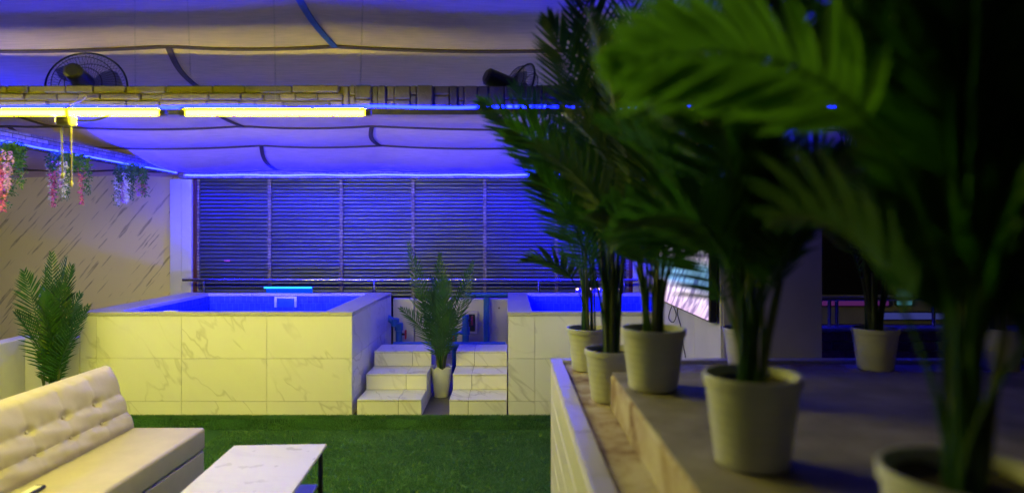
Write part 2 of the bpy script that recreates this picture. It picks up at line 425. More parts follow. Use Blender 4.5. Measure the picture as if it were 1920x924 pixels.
# ------------------------------------------------------------------ beams and their stone
def stones(parent, x0, x1, y, z0, z1):
    """stacked strips on the left, upright ones from -0.95 on, as the cladding sheets were hung"""
    xs = x0
    zr = [z0, z0 + (z1-z0)*.36, z0 + (z1-z0)*.66, z1]
    for a, b in zip(zr, zr[1:]):
        x = x0 - random.uniform(0, .1)
        while x < -.95:
            l = random.choice([.09,.12,.15,.18,.22,.26]); e = min(x+l, -.92)
            d = random.choice([.010,.016,.022,.028])
            piece('stone', M['stone'], parent, x+.0025, e-.0025, y-d, y+.004, a+.002+random.uniform(0,.003), b-.002-random.uniform(0,.003), .005); x = e
    x = -.92
    while x < x1:
        l = random.choice([.035,.045,.06,.075,.09]); d = random.choice([.010,.016,.022,.028])
        cut = random.choice([0,0,.4,.6])
        zz = [z0, z0 + (z1-z0)*cut, z1] if cut else [z0, z1]
        for a, b in zip(zz, zz[1:]):
            piece('stone', M['stone'], parent, x+.002, x+l-.002, y-d, y+.004, a+.002, b-.002-random.uniform(0,.004), .005)
        x += l
BZ0, BZ1, BY = 2.284, 2.417, 3.55
fb = thing('ceiling_beam', 'stone clad ceiling beam crossing above the yellow tube lamps', 'beam', (-1.2, BY, BZ0))
MB().box(-4.3, 1.85, BY, BY+.15, BZ0, BZ1-.004).build('beam_core', M['beam_core'], fb)
stones(fb, -4.25, 1.8, BY, BZ0, BZ1)
lb = thing('ceiling_beam', 'stone papered side beam running back above the hanging flowers', 'beam', (-3.95, 5.5, 2.30))
MB().box(-4.06, -3.885, 3.705, 7.50, 2.30, 2.405, .004).build('beam_core', M['side_stone'], lb)
bb = thing('ceiling_beam', 'stone papered back beam over the row of shutters', 'beam', (-1.2, 7.6, 2.25))
MB().box(-3.88, 1.80, 7.50, 7.64, 2.242, 2.346, .004).build('beam_core', M['far_stone'], bb)
rb = thing('ceiling_beam', 'stone papered beam above the television wall behind the palms', 'beam', (1.95, 5.5, 2.30))
MB().box(1.87, 2.02, 3.55, 7.64, 2.30, 2.405, .004).build('beam_core', M['side_stone'], rb)
def led(label, pts, s, r=.008):
    o = thing('led_strip', label, 'led strip', pts[0], 'blue led strips along the beams')
    MB().tube(pts, r, 6).build('light_tube', led_mat(str(int(s)), s), o, smooth=True)
    cl = pts[0]
    for p in (pts[0], pts[-1]):
        p = Vector(p); MB().box(p.x-.012, p.x+.012, p.y-.012, p.y+.012, p.z-.010, p.z+.010, .002).build('end_clip', M['white_board'], o)
def wob(a, b, n, amp, seed):
    rr = random.Random(seed); a, b = Vector(a), Vector(b); out = []
    for k in range(n+1):
        p = a.lerp(b, k/n); p.z += amp*math.sin(k*1.7+seed) + rr.uniform(-amp, amp)*.4; out.append(p)
    return out
led('blue led strip along the lower edge of the front stone beam', wob((-4.2, BY-.040, BZ0+.006), (1.8, BY-.040, BZ0+.006), 26, .005, 1), 60.)
led('blue led strip running back along the left side beam', wob((-3.872, 3.72, 2.302), (-3.872, 7.44, 2.302), 12, .002, 2), 120.)
led('blue led strip across the top of the shutters', wob((-3.80, 7.487, 2.278), (1.78, 7.487, 2.278), 24, .004, 3), 270.)
led('blue led strip under the beam by the television wall', wob((1.858, 3.6, 2.302), (1.858, 7.44, 2.302), 12, .002, 4), 70.)

# ------------------------------------------------------------------ back walls, pillars, shutters
o = MB().box(-9.5, -3.79, 7.72, 7.84, -.03, 2.315); tag(o.build('wall', M['streak']), 'pale wall panelled in diagonal grey marble streaks behind the flowers', 'wall')
o = MB().box(-9.5, -3.89, 7.66, 7.716, 2.30, 2.36, .005); tag(o.build('wall_trim', M['maroon']), 'dark trim board along the top of the streaked wall', 'trim')
def pillar(x0, x1, label, xm):
    p = thing('pillar', label, 'pillar', ((x0+x1)/2, 7.6, -.03))
    piece('cladding_panel', M['pillar'], p, x0, xm-.003, 7.54, 7.70, PLZ, 2.236, .004)
    piece('cladding_panel', M['pillar'], p, xm+.003, x1, 7.53, 7.70, PLZ, 2.236, .004)
    return p
pillar(-4.0, -3.74, 'white panelled pillar at the left end of the shutters', -3.86)
p = pillar(1.46, 1.80, 'white panelled pillar beyond the right pool', 1.70)
st = MB().box(1.52, 1.63, 7.524, 7.529, 1.16, 1.24, .001); sg = st.build('sticker', M['white_board'], p)
mk = MB()
for k, (a, b, c, d) in enumerate([(1.53,1.545,1.185,1.23),(1.552,1.558,1.18,1.22),(1.565,1.60,1.215,1.225),(1.568,1.59,1.19,1.198),(1.605,1.62,1.18,1.205)]): mk.box(a, b, 7.521, 7.5235, c, d)
mk.build('printed_mark', M['black'], sg)
for x, lab in ((-3.715, 'dark maroon jamb beside the left pillar'), (1.435, 'dark maroon jamb beside the far right pillar')):
    tag(MB().box(x-.022, x+.022, 7.56, 7.66, PLZ, 2.24, .004).build('jamb', M['maroon']), lab, 'jamb')
SX0, SX1, NSH = -3.690, 1.410, 6
pw = (SX1-SX0)/NSH
ordn = ['leftmost', 'second', 'third', 'fourth', 'fifth', 'rightmost']
prof = []
for k in range(7):
    a = k/6; prof.append((-.013*math.sin(math.pi*a), -.0225 + .0425*a))
sl = MB(); hw = pw/2 - .022
vs = [(x, y, z) for x in (-hw, hw) for (y, z) in prof]; fs = [(k, k+1, 8+k, 7+k) for k in range(6)]
slat_me = sl.add(vs, fs).mesh('slat', smooth=True, fixn=False); slat_me.materials.append(M['slat'])
for i in range(NSH):
    cx = SX0 + pw*(i+.5)
    lab = {0: 'leftmost slatted metal shutter beside the white pillar', 5: 'rightmost slatted metal shutter behind the right pool'}.get(i, ordn[i] + ' slatted metal shutter from the left pillar')
    sh = thing('roller_shutter', lab, 'shutter', (cx, 7.62, .85), 'slatted shutters along the back')
    z = .868
    while z < 2.235:
        s = bpy.data.objects.new('slat', slat_me); s.location = (cx, 7.60, z); s.rotation_euler = (R(random.uniform(-.4, .4)), 0, 0)
        link(s, sh); z += .0455
    MB().box(cx-hw, cx+hw, 7.618, 7.624, .85, 2.24).build('backing', M['black'], sh)
    if i == 0:
        MB().box(-3.38, -3.31, 7.582, 7.586, 1.262, 1.283, .001).build('sticker', M['pink'], sh)
for i in range(NSH+1):
    x = SX0 + pw*i
    lab = 'narrow stone papered post at the left end of the shutters' if i == 0 else ('narrow stone papered post at the right end of the shutters' if i == NSH else 'narrow stone papered post between the %s and %s shutters' % (ordn[i-1], ordn[i]))
    tag(MB().box(x-.021, x+.021, 7.568, 7.612, PLZ, 2.241, .004).build('shutter_post', M['far_stone']), lab, 'post', 'posts between the shutters')
# handrail
hr = thing('handrail', 'polished steel handrail in front of the shutters', 'handrail', (-1, 7.25, .95))
MB().tube([(-3.70, 7.25, 1.07), (1.45, 7.25, 1.07)], .016, 12).build('rail', M['chrome'], hr, smooth=True)
for x in (-3.46, -1.53, .33, 1.3): MB().tube([(x, 7.25, .93), (x, 7.25, 1.06)], .013, 10).build('rail_post', M['chrome'], hr, smooth=True)

# ------------------------------------------------------------------ pools
PT = .948; TW, TH = .705, .352
def pool(x0, x1, wl, wr, label, backy=7.05):
    r = thing('plunge_pool', label, 'pool', ((x0+x1)/2, 6.1, PLZ), 'raised tiled pools')
    f, bk, fl = .05, .10, .30
    y0, y1 = PY + .014, backy
    xa, xb = x0 + .014, x1 - .014
    # shell: four walls and floor
    MB().box(xa, xb, y0, y0+f, PLZ, PT-.03).build('front_shell', M['grout'], r)
    MB().box(xa, xb, y1-bk, y1, PLZ, PT-.03).build('back_shell', M['grout'], r)
    MB().box(xa, xa+wl-.014, y0+f, y1-bk, PLZ, PT-.03).build('side_shell', M['grout'], r)
    MB().box(xb-wr+.014, xb, y0+f, y1-bk, PLZ, PT-.03).build('side_shell', M['grout'], r)
    MB().box(xa+wl-.014, xb-wr+.014, y0+f, y1-bk, PLZ, fl).build('basin_floor', M['mosaic'], r)
    ix0, ix1, iy0, iy1 = xa+wl-.014, xb-wr+.014, y0+f, y1-bk
    MB().box(ix0+.009, ix1-.009, iy1-.008, iy1-.001, fl, PT-.031).build('mosaic_lining', M['mosaic'], r)
    MB().box(ix0+.009, ix1-.009, iy0+.001, iy0+.008, fl, PT-.031).build('mosaic_lining', M['mosaic'], r)
    MB().box(ix0+.001, ix0+.008, iy0, iy1, fl, PT-.031).build('mosaic_lining', M['mosaic_side'], r)
    MB().box(ix1-.008, ix1-.001, iy0, iy1, fl, PT-.031).build('mosaic_lining', M['mosaic_side'], r)
    # coping
    zc0, zc1 = PT-.029, PT
    def cop(a, b, c, d):
        horiz = (b-a) > (d-c); Ltot = (b-a) if horiz else (d-c); k = max(1, round(Ltot/.705)); st = Ltot/k
        for q in range(k):
            if horiz: piece('coping_slab', M['coping'], r, a+q*st+.0012, a+(q+1)*st-.0012, c, d, zc0, zc1, .003)
            else: piece('coping_slab', M['coping'], r, a, b, c+q*st+.0012, c+(q+1)*st-.0012, zc0, zc1, .003)
    cop(x0-.006, x1+.006, PY-.008, y0+f+.006)
    cop(x0-.006, x1+.006, y1-bk-.006, y1+.004)
    cop(x0-.006, x0+wl, y0+f+.0065, y1-bk-.0065)
    cop(x1-wr, x1+.006, y0+f+.0065, y1-bk-.0065)
    # tiles
    def rowz():
        z = PT-.032
        while z > PLZ+.03:
            lo = max(PLZ+.001, z-TH); yield lo+.0012, z-.0012; z -= TH
    for zi, (a, b) in enumerate(rowz()):
        x = x1
        while x > x0 + .02:
            l = max(x0, x-TW)
            piece('tile', M['marble_tile'], r, l+.0012, x-.0012, PY, PY+.0135, a, b, .0018); x = l
        for sx in (0, 1):
            y = PY+.015
            while y < backy-.02:
                e = min(backy, y+TW)
                if sx: piece('tile', M['marble_tile'], r, x1-.0135, x1-.0005, y+.0012, e-.0012, a, b, .0018)
                else: piece('tile', M['marble_tile'], r, x0+.0005, x0+.0135, y+.0012, e-.0012, a, b, .0018)
                y = e
    # under-water lamps on the front wall
    for q in (.25, .75):
        x = ix0 + (ix1-ix0)*q
        lp = MB().tube([(x, iy0+.008, .60), (x, iy0+.03, .60)], .075, 20).build('pool_lamp_rim', M['chrome'], r)
        MB().tube([(x, iy0+.031, .60), (x, iy0+.042, .60)], .060, 20).build('pool_lamp_lens', M['pool_lamp'], lp)
    wt = MB(); wz = PT-.085
    wt.add([(ix0+.009, iy0+.009, wz), (ix1-.009, iy0+.009, wz), (ix1-.009, iy1-.009, wz), (ix0+.009, iy1-.009, wz)], [(0,1,2,3)])
    tag(wt.build('water', M['water']), kind='structure')
    return r, (ix0, ix1, iy0, iy1)
pA, inA = pool(-3.55, -1.30, .29, .24, 'left raised pool clad in yellow lit marble tiles')
pB, inB = pool(-.01, 1.62, .20, .10, 'right raised pool clad in marble tiles behind the palm pots')
# skimmer opening in the left pool's back wall
sk = thing('skimmer_frame', 'square framed skimmer opening in the far wall of the left pool', 'skimmer', (-2.42, 6.93, .78))
for a, b, c, d in ((-2.54,-2.30,.895,.915),(-2.54,-2.515,.80,.894),(-2.325,-2.30,.80,.894)): MB().box(a, b, 6.918, 6.934, c, d, .002).build('frame_bar', M['white_board'], sk)
MB().box(-2.514, -2.326, 6.928, 6.9345, .80, .894).build('opening', M['blue_pipe'], sk)
# waterfall spouts
def spout(x0, x1, y, label, kind):
    s = thing('waterfall_spout', label, 'spout', ((x0+x1)/2, y, PT), 'lit waterfall spouts on the pools')
    MB().box(x0+.02, x1-.02, y-.02, y+.05, PT+.0005, PT+.055, .004).build('spout_body', M['chrome'] if kind else M['acrylic'], s)
    if kind == 0:
        MB().box(x0, x1, y-.045, y+.03, PT+.056, PT+.066, .002).build('acrylic_lip', M['acrylic'], s)
        MB().box(x0, x1, y-.056, y-.046, PT+.053, PT+.072, .002).build('led_bar', M['cyan_led'], s)
        MB().box(x0+.015, x1, y-.030, y-.021, PT+.003, PT+.052, .002).build('lit_front', emit('spout_glow', (.004,.075,1.0), .9), s)  # painted glow: the led bar's reflection on the spout front
    else:
        for k in range(7):
            x = x0 + .04 + (x1-x0-.08)*k/6
            MB().tube([(x, y-.04, PT+.045), (x, y-.021, PT+.045)], .013, 10).build('led_lamp', M['warm_led'], s)
spout(-2.66, -2.14, 6.985, 'cyan lit waterfall spout on the left pool', 0)
spout(.70, 1.24, 6.985, 'chrome waterfall spout with warm lamps on the right pool', 1)
tag(MB().box(-2.86, -2.76, PY-.004, PY+.05, PT+.0005, PT+.009, .002).build('tile_offcut', M['white_board']), 'small white offcut lying on the front edge of the left pool', 'offcut')

# ------------------------------------------------------------------ stairs
RH, TD = .137, .34
def stair(x0, x1, split, label, shift):
    s = thing('tiled_stair', label, 'stairs', ((x0+x1)/2, 5.6, PLZ), 'marble tiled stairs between the pools')
    for k in range(3):
        z0, z1 = PLZ + k*RH, PLZ + (k+1)*RH; y0 = PY + .005 + k*TD; ye = PY + .005 + (k+1)*TD
        a, b = x0, x1
        MB().box(a+.006, b-.006, y0+.012, PY+3*TD, z0+(.001 if k else 0), z1-.012).build('step_core', M['dark_floor'], s)
        xm = a + (b-a)*split[k]
        for p, q in ((a, xm), (xm, b)):
            piece('riser_tile', M['marble_tile'], s, p+.002, q-.002, y0, y0+.0115, z0+.001, z1-.0165, .0015)
            piece('tread_tile', M['marble_tile'], s, p+.0015, q-.0015, y0-.006, ye+(.03 if k == 2 else .0), z1-.0115, z1, .0015)
        for xx in (a, b-.0055):
            piece('side_tile', M['marble_tile'], s, xx, xx+.0055, y0+.012, ye, PLZ, z1-.012, .001)
stair(-1.262, -.727, (.64, .66, .67), 'left marble tiled stair of three steps beside the larger pool', 0)
stair(-.498, -.020, (.33, .35, .36), 'right marble tiled stair of three steps beside the smaller pool', 1)

# ------------------------------------------------------------------ pump recess: back wall, pipes, panel
m, N, L, B = new_mat('spotted_wall'); v = coords(N, L)
vo = N.new('ShaderNodeTexVoronoi'); vo.inputs['Scale'].default_value = 9; L.new(v, vo.inputs['Vector'])
sp = ramp(N, L, vo.outputs['Distance'], [(.10, (1,1,1)), (.16, (0,0,0))])
L.new(mixc(N, L, (.60,.57,.55), (.10,.07,.07), sp), B.inputs['Base Color']); B.inputs['Roughness'].default_value = .7; M['spotted'] = m
rw = thing('low_wall', 'low white spotted wall at the back of the pump recess', 'wall', (-.65, 7.15, PLZ))
MB().box(-1.29, -1.06, 7.10, 7.20, PLZ, .873, .004).build('wall_panel', M['spotted'], rw)
MB().box(-.78, -.015, 7.10, 7.20, PLZ, .873, .004).build('wall_panel', M['spotted'], rw)
MB().box(-1.055, -.785, 7.14, 7.20, PLZ, .86, .004).build('door_panel', M['grey_wall'], rw)
def pipe(label, pts, r=.034, valve=None):
    o = thing('water_pipe', label, 'pipe', pts[0], 'blue pipes in the pump recess')
    MB().tube(pts, r, 14).build('pipe_run', M['blue_pipe'], o, smooth=True)
    for p in pts[1:-1]: 
        p = Vector(p); MB().lathe([(r*1.05,-r*1.2),(r*1.25,-r*1.1),(r*1.25,r*1.1),(r*1.05,r*1.2)], p, 14, True, True).build('elbow', M['blue_pipe'], o, smooth=True)
    if valve:
        p = Vector(valve); h = MB().tube([p, p+Vector((.05,-.02,0))], .012, 8).build('valve_stem', M['black_plastic'], o)
        MB().box(p.x+.045, p.x+.062, p.y-.05, p.y, p.z-.05, p.z+.05, .006).build('valve_handle', M['red_valve'], h)
YB = 6.98
def q(px, py, d=YB): return P(px, py, d)
pipe('blue pipe bending down beside the left pool wall', [(-1.33, 6.9, .70), q(741,604,6.9), q(748,612,6.9), (q(748,612,6.9).x, 6.9, PLZ)], .036, q(752,626,6.9))
pipe('upright blue pipe joining the top pipe near the right pool', [(-.25, YB+.03, .90), (-.25, YB+.03, PLZ)], .034)
pipe('level blue pipe along the top of the pump recess', [(-.48, YB+.03, .925), (-.02, YB+.03, .925)], .024)
pipe('short upright blue pipe with red valve before the switch panel', [q(873,590,6.85), q(873,620,6.85), (q(873,620,6.85).x, 6.85, PLZ)], .036, q(876,600,6.85))
pipe('crooked blue pipe behind the potted palm in the recess', [q(871,624,6.85), q(852,624,6.85), (q(852,624,6.85).x, 6.85, PLZ)], .028, q(842,636,6.85))
pipe('long blue pipe lying level across the recess behind the stairs', [(-1.22, 6.74, .42), (-.04, 6.74, .42)], .038)
pn = thing('switch_panel', 'grey framed switch panel on the spotted wall in the recess', 'panel', q(882,604,7.09))
a, b = q(867,583,7.09), q(896,625,7.09)
MB().box(a.x, b.x, 7.06, 7.098, b.z, a.z, .006).build('case', M['grey_wall'], pn)
MB().box(a.x+.07, b.x-.03, 7.050, 7.0595, b.z+.03, a.z-.03, .004).build('display', M['black_plastic'], pn)
MB().box(a.x+.012, a.x+.058, 7.052, 7.0595, b.z+.03, a.z-.03, .004).build('label_plate', M['white_board'], pn)

# ------------------------------------------------------------------ left low wall
tag(MB().box(-4.14, -4.0, .6, 5.29, -.03, .735, .006).build('low_wall', M['white_wall']), 'low white wall at the left edge beside the corner palm', 'wall')

tag(MB().box(-4.139, -3.556, 5.2915, 5.42, -.03, .735, .006).build('low_wall', M['white_wall']), 'short white end wall between the corner palm and the left pool', 'wall')

# ------------------------------------------------------------------ planter
pln = thing('planter', 'white clad planter wall with sandy ledge holding the potted palms', 'planter', (1.6, 1.8, 0))
MB().box(.240, 3.4, .25, 3.476, -.02, .898).build('planter_body', M['sand'], pln)
z = -.002
while z < .88:
    zt = min(z+.145, .888); piece('cladding_board', M['white_board'], pln, .226, .2395, .25, 3.476, z+.0035, zt-.0035, .003); z += .145
piece('cladding_board', M['white_board'], pln, .226, 3.4, 3.4765, 3.49, 0, .888, .003)
for k in range(5):
    L0 = (3.49-.25)/5; piece('coping_slab', M['coping'], pln, .222, .285, .25+k*L0+.0012, .25+(k+1)*L0-.0012, .8985, .92, .003)
for k in range(5):
    L0 = (3.4-.286)/5; piece('coping_slab', M['coping'], pln, .286+k*L0+.0012, .286+(k+1)*L0-.0012, 3.43, 3.494, .8985, .92, .003)
MB().box(.40, 3.38, .22, 2.54, .8985, 1.045, .012).build('upper_ledge', M['sand'], pln)
MB().box(.404, 3.376, .224, 2.536, 1.0455, 1.05, .002).build('ledge_top', M['concrete'], pln)

# ------------------------------------------------------------------ television wall and what lies beyond
TX = 1.21
tw = thing('wall', 'grey partition wall carrying the television behind the pots', 'wall', (1.5, 4.4, 0))
MB().box(TX+.012, 1.79, 3.66, 5.25, -.03, 2.299, .004).build('wall_core', M['grey_wall'], tw)
for k in range(3):
    piece('wall_panel', M['white_wall'], tw, TX, TX+.0115, 3.665+k*.528, 3.665+(k+1)*.528-.004, .0, 2.29, .002)
m, N, L, B = new_mat('television_picture'); v = coords(N, L, 'obj')
sep = N.new('ShaderNodeSeparateXYZ'); L.new(v, sep.inputs[0])
N.remove(B); e = N.new('ShaderNodeEmission'); e.inputs[1].default_value = TVS
hz = N.new('ShaderNodeMapRange'); hz.inputs[1].default_value = -.40; hz.inputs[2].default_value = .40; L.new(sep.outputs[2], hz.inputs[0])
sky_ = ramp(N, L, hz.outputs[0], [(0, (.62,.42,.62)), (.16, (.85,.70,.85)), (.24, (.16,.34,.62)), (.38, (.25,.55,.80)), (.44, (.95,.85,1.0)), (.47, (.16,.12,.25)), (.52, (.85,.90,1.0)), (.68, (.72,.88,1.0)), (.82, (.05,.55,.62)), (1, (.25,.85,.95))])
vl = noise(N, L, mapping(N, L, v, scale=(1, 26, 1.2)), 1.0, 3)
bars = ramp(N, L, vl, [(.36, (.02,.03,.10)), (.47, (1,1,1))])
msk = ramp(N, L, hz.outputs[0], [(.44, (0,0,0)), (.50, (1,1,1))])
pic = mixc(N, L, sky_, mixc(N, L, sky_, bars, 1.0, 'MULTIPLY'), msk)
dg = noise(N, L, mapping(N, L, mapping(N, L, v, rot=(R(35),0,0)), scale=(1, 3, 22)), 1.0, 3)
low = ramp(N, L, dg, [(.40, (.35,.32,.5)), (.55, (1,1,1))])
pic2 = mixc(N, L, mixc(N, L, pic, low, 1.0, 'MULTIPLY'), pic, msk)
L.new(pic2, e.inputs[0]); L.new(e.outputs[0], N['Material Output'].inputs[0]); M['tv'] = m
tv = thing('television', 'wide wall television showing a bright cyan and white picture', 'television', (TX-.05, 4.4, 1.49))
MB().box(TX-.06, TX-.012, 3.68, 5.12, 1.085, 1.895, .006).build('case', M['black_plastic'], tv)
sc_ = MB().box(-.002, .002, -.708, .708, -.393, .393); so = sc_.mesh('screen'); so.materials.append(M['tv'])
so = bpy.data.objects.new('screen', so); so.location = (TX-.063, 4.4, 1.49); link(so, tv)
MB().box(TX-.012, TX+.0, 4.2, 4.6, 1.35, 1.6).build('wall_mount', M['black'], tv)
def cable(label, pts, r=.006):
    # smooth through the points
    pts = [Vector(p) for p in pts]; out = []
    for i in range(len(pts)-1):
        p0, p1, p2, p3 = pts[max(i-1,0)], pts[i], pts[i+1], pts[min(i+2, len(pts)-1)]
        for k in range(6):
            t = k/6; out.append(.5*((2*p1) + (p2-p0)*t + (2*p0-5*p1+4*p2-p3)*t*t + (3*p1-p0-3*p2+p3)*t**3))
    out.append(pts[-1]); tag(MB().tube(out, r, 6).build('power_cable', M['cable'], smooth=True), label, 'cable')
cx_ = TX - .018
def onwall(px, py):
    d = FPX*cx_/(px-VX); return P(px, py, d)
cable('black cable looping below the television at its far end', [onwall(1268,560), onwall(1258,578), onwall(1254,596), onwall(1262,604), onwall(1268,590), onwall(1262,572)], .004)
cable('black cable hanging from the television down to the planter', [onwall(1276,565), onwall(1270,585), onwall(1276,610), onwall(1282,650), onwall(1287,680)], .004)
# brick parapet with railing at the right
bw = thing('brick_wall', 'low red brick wall behind the right hand pots', 'brick wall', (3.3, 5.25, -.03))
MB().box(2.1, 4.6, 5.216, 5.36, -.03, .80).build('mortar_core', M['grout'], bw)
rowh = .074
for r_ in range(11):
    x = 2.1 - (.105 if r_ % 2 else 0)
    while x < 4.6:
        a, b = max(2.1, x+.004), min(4.6, x+.206)
        if b-a > .03: piece('brick', M['brick'], bw, a, b, 5.20-random.choice([0,.004,.008]), 5.2155, -.02+r_*rowh+.004, -.02+(r_+1)*rowh-.004, .004)
        x += .21
MB().box(2.08, 4.62, 5.19, 5.37, .803, .83, .004).build('wall_cap', M['coping'], bw)
rl = thing('railing', 'steel railing standing on the low brick wall', 'railing', (3.3, 5.28, .83))
for x in (2.64, 2.70, 3.5, 4.3): MB().tube([(x, 5.28, .83), (x, 5.28, 1.06)], .014, 10).build('rail_post', M['chrome'], rl, smooth=True)
MB().tube([(2.3, 5.28, 1.06), (4.6, 5.28, 1.06)], .018, 10).build('rail', M['chrome'], rl, smooth=True)
# far side of the roof: dark wall with coloured lights
fw = thing('building', 'dark building front across the far side of the roof', 'building', (7, 11.6, 0))
MB().box(2.2, 16, 11.5, 11.8, -.03, 3.4).build('wall', M['grey_wall'], fw)
for k in range(4):
    MB().box(3.4+k*2.2, 4.7+k*2.2, 11.44, 11.498, .5, 2.2, .01).build('window', M['black_plastic'], fw)
def far(name, label, cat, px, py, d, wpx, hpx, col, s, grp=None):
    c = P(px, py, d); hw_, hh = wpx/2*d/FPX, hpx/2*d/FPX
    t_ = thing(name, label, cat, (c.x, d, c.z), grp)
    MB().box(c.x-hw_, c.x+hw_, d-.03, d, c.z-hh, c.z+hh, .006).build('lit_face', emit('lit_'+name, col, s), t_)
    MB().box(c.x-hw_-.02, c.x+hw_+.02, d+.0005, d+.05, c.z-hh-.02, c.z+hh+.02, .006).build('case', M['black'], t_)
far('neon_tube', 'purple neon strip glowing beyond the brick wall', 'neon', 1590, 568, 11.38, 150, 9, (.22,.04,.28), .3)
far('sign_lamp', 'round cyan lit sign between the palm stems', 'sign', 1695, 556, 11.38, 26, 30, (.08,.35,.5), .7)
far('sign_lamp', 'small pale green lit sign seen past the nearest palm stems', 'sign', 1800, 642, 7.2, 18, 26, (.45,.65,.6), .7)
far('neon_tube', 'dim blue neon strip behind the right hand pots', 'neon', 1720, 592, 11.38, 150, 12, (.05,.06,.30), .6)

# ================================================================== OBJECTS
# ------------------------------------------------------------------ tube lamps
TY = 3.05
def tube_lamp(x0, x1, label):
    y = TY; z = P(0, 212, y).z
    o = thing('tube_lamp', label, 'tube lamp', ((x0+x1)/2, y, z), 'yellow tube lamps')
    MB().tube([(x0+.03, y, z), (x1-.03, y, z)], .0110, 14).build('tube', M['tube'], o, smooth=True)
    MB().box(x0+.02, x1-.02, y-.042, y+.0325, z+.0118, z+.021, .003).build('shield_batten', M['fix_yellow'], o)  # overhang shaped to shade canopy and pots from the tube
    for a, b in ((x0, x0+.03), (x1-.03, x1)): MB().tube([(a, y, z), (b, y, z)], .0150, 14).build('end_cap', M['fix_yellow'], o, smooth=True)
    for f in (.06, .5, .94):
        x = x0 + (x1-x0)*f; MB().tube([(x, y, z+.021), (x + random.uniform(-.03,.03), y, ch(y)-.055)], .0008, 4).build('hanging_wire', M['wire'], o)
    return o
tube_lamp(P(-650,0,TY).x, P(312,0,TY).x, 'yellow tube lamp nearer the left edge below the beam, lengthened out of view')  # unseen left length added to brighten the streaked wall
tube_lamp(P(338,0,TY).x, P(696,0,TY).x, 'yellow tube lamp in the middle below the beam')
# hanging pull switch
y = 3.02; k_ = FPX/y
bx = thing('pull_switch', 'yellow lit switch box with two long pull cords under the left lamp', 'pull switch', P(124,228,y))
a, b = P(109,219,y), P(138,236,y)
MB().box(a.x, b.x, y-.03, y+.03, b.z, a.z, .008).build('case', M['fix_yellow'], bx)
MB().box(a.x+.018, b.x-.018, y-.034, y-.0305, b.z+.012, a.z-.014, .003).build('slot_plate', M['sofa_seam'], bx)
for (px, py) in ((117.5, 330), (134, 345)):
    p0, p1 = P(px-1, 236, y), P(px, py, y); c = MB().tube([p0, p1], .0042, 8).build('pull_cord', M['wire'], bx)
    MB().lathe([(.003,.012),(.008,.006),(.008,-.008),(.003,-.014)], p1, 10, True, True).build('cord_weight', M['fix_yellow'], c, smooth=True)
pp = [P(126,220,y), P(124,206,y+.0), P(134,196,y+.2), P(150,189,y+.38), P(160,181,y+.50)]
MB().tube(pp, .007, 6).build('supply_cord', M['fix_yellow'], bx, smooth=True)

# ------------------------------------------------------------------ fans
def fan(c, axis, rad, label, lift):
    c = Vector(c); ax = Vector(axis).normalized()
    o = thing('wall_fan', label, 'fan', c, 'black fans on the stone beam')
    a = ax.orthogonal().normalized(); b = ax.cross(a)
    gm = MB()
    gm.ring(c, rad, .006, ax, 48, 6); gm.ring(c + ax*.05, rad*.78, .0025, ax, 40, 4); gm.ring(c - ax*.05, rad*.78, .0025, ax, 40, 4); gm.ring(c + ax*.055, rad*.25, .003, ax, 24, 4); gm.ring(c - ax*.06, rad*.45, .0025, ax, 32, 4)
    for k in range(60):
        t_ = 2*math.pi*k/60; d = a*math.cos(t_) + b*math.sin(t_)
        gm.tube([c + d*rad, c + d*rad*.78 + ax*.05, c + d*rad*.25 + ax*.055], .0011, 3, False)
        gm.tube([c + d*rad, c + d*rad*.78 - ax*.05, c + d*rad*.2 - ax*.06], .0011, 3, False)
    gm.build('guard', M['black_plastic'], o)
    MB().tube([c - ax*.055, c - ax*.10, c - ax*.22, c - ax*.235], .05, 20, True, [.062,.060,.052,.035]).build('motor', M['black_plastic'], o, smooth=True)
    MB().tube([c - ax*.03, c + ax*.03, c + ax*.04], .03, 16, True, [.03,.03,.015]).build('hub', M['black_plastic'], o, smooth=True)
    for k in range(3):
        t0 = 2*math.pi*k/3 + .4; vs = []; fs = []
        for i in range(6):
            rr = .03 + (rad*.86-.03)*i/5; wv = .18 + .34*math.sin(math.pi*min(1, .15+i/6))
            for j in range(5):
                ang = t0 + wv*(j/4-.5)*2; d = a*math.cos(ang) + b*math.sin(ang)
                vs.append(c + d*rr + ax*.02*(j/2-1))
        for i in range(5):
            for j in range(4): fs.append((i*5+j, i*5+j+1, (i+1)*5+j+1, (i+1)*5+j))
        MB().add(vs, fs).build('blade', M['fan_blade'], o, smooth=True)
    e = c - ax*.14
    MB().tube([e, Vector((e.x, e.y+.02, e.z-.08)), Vector((e.x, 3.74, BZ1-.06))], .016, 10).build('bracket', M['black_plastic'], o, smooth=True)
    MB().box(e.x-.05, e.x+.05, 3.7005, 3.75, BZ1-.12, BZ1-.02, .005).build('wall_plate', M['black_plastic'], o)
m, N, L, B = new_mat('fan_blade_plastic'); B.inputs['Base Color'].default_value = (.12,.13,.16,1); B.inputs['Roughness'].default_value = .35; B.inputs['Transmission Weight'].default_value = .75; B.inputs['IOR'].default_value = 1.05
M['fan_blade'] = m
c1 = P(163, 163, 3.98); fan(c1, (-.25, .95, -.20), .225, 'black wire guard fan seen from behind at the left end of the stone beam', 0)
c2 = P(972, 172, 3.92); fan(c2, (.85, .42, -.32), .18, 'smaller black fan turned sideways on the stone beam near the palms', 0)

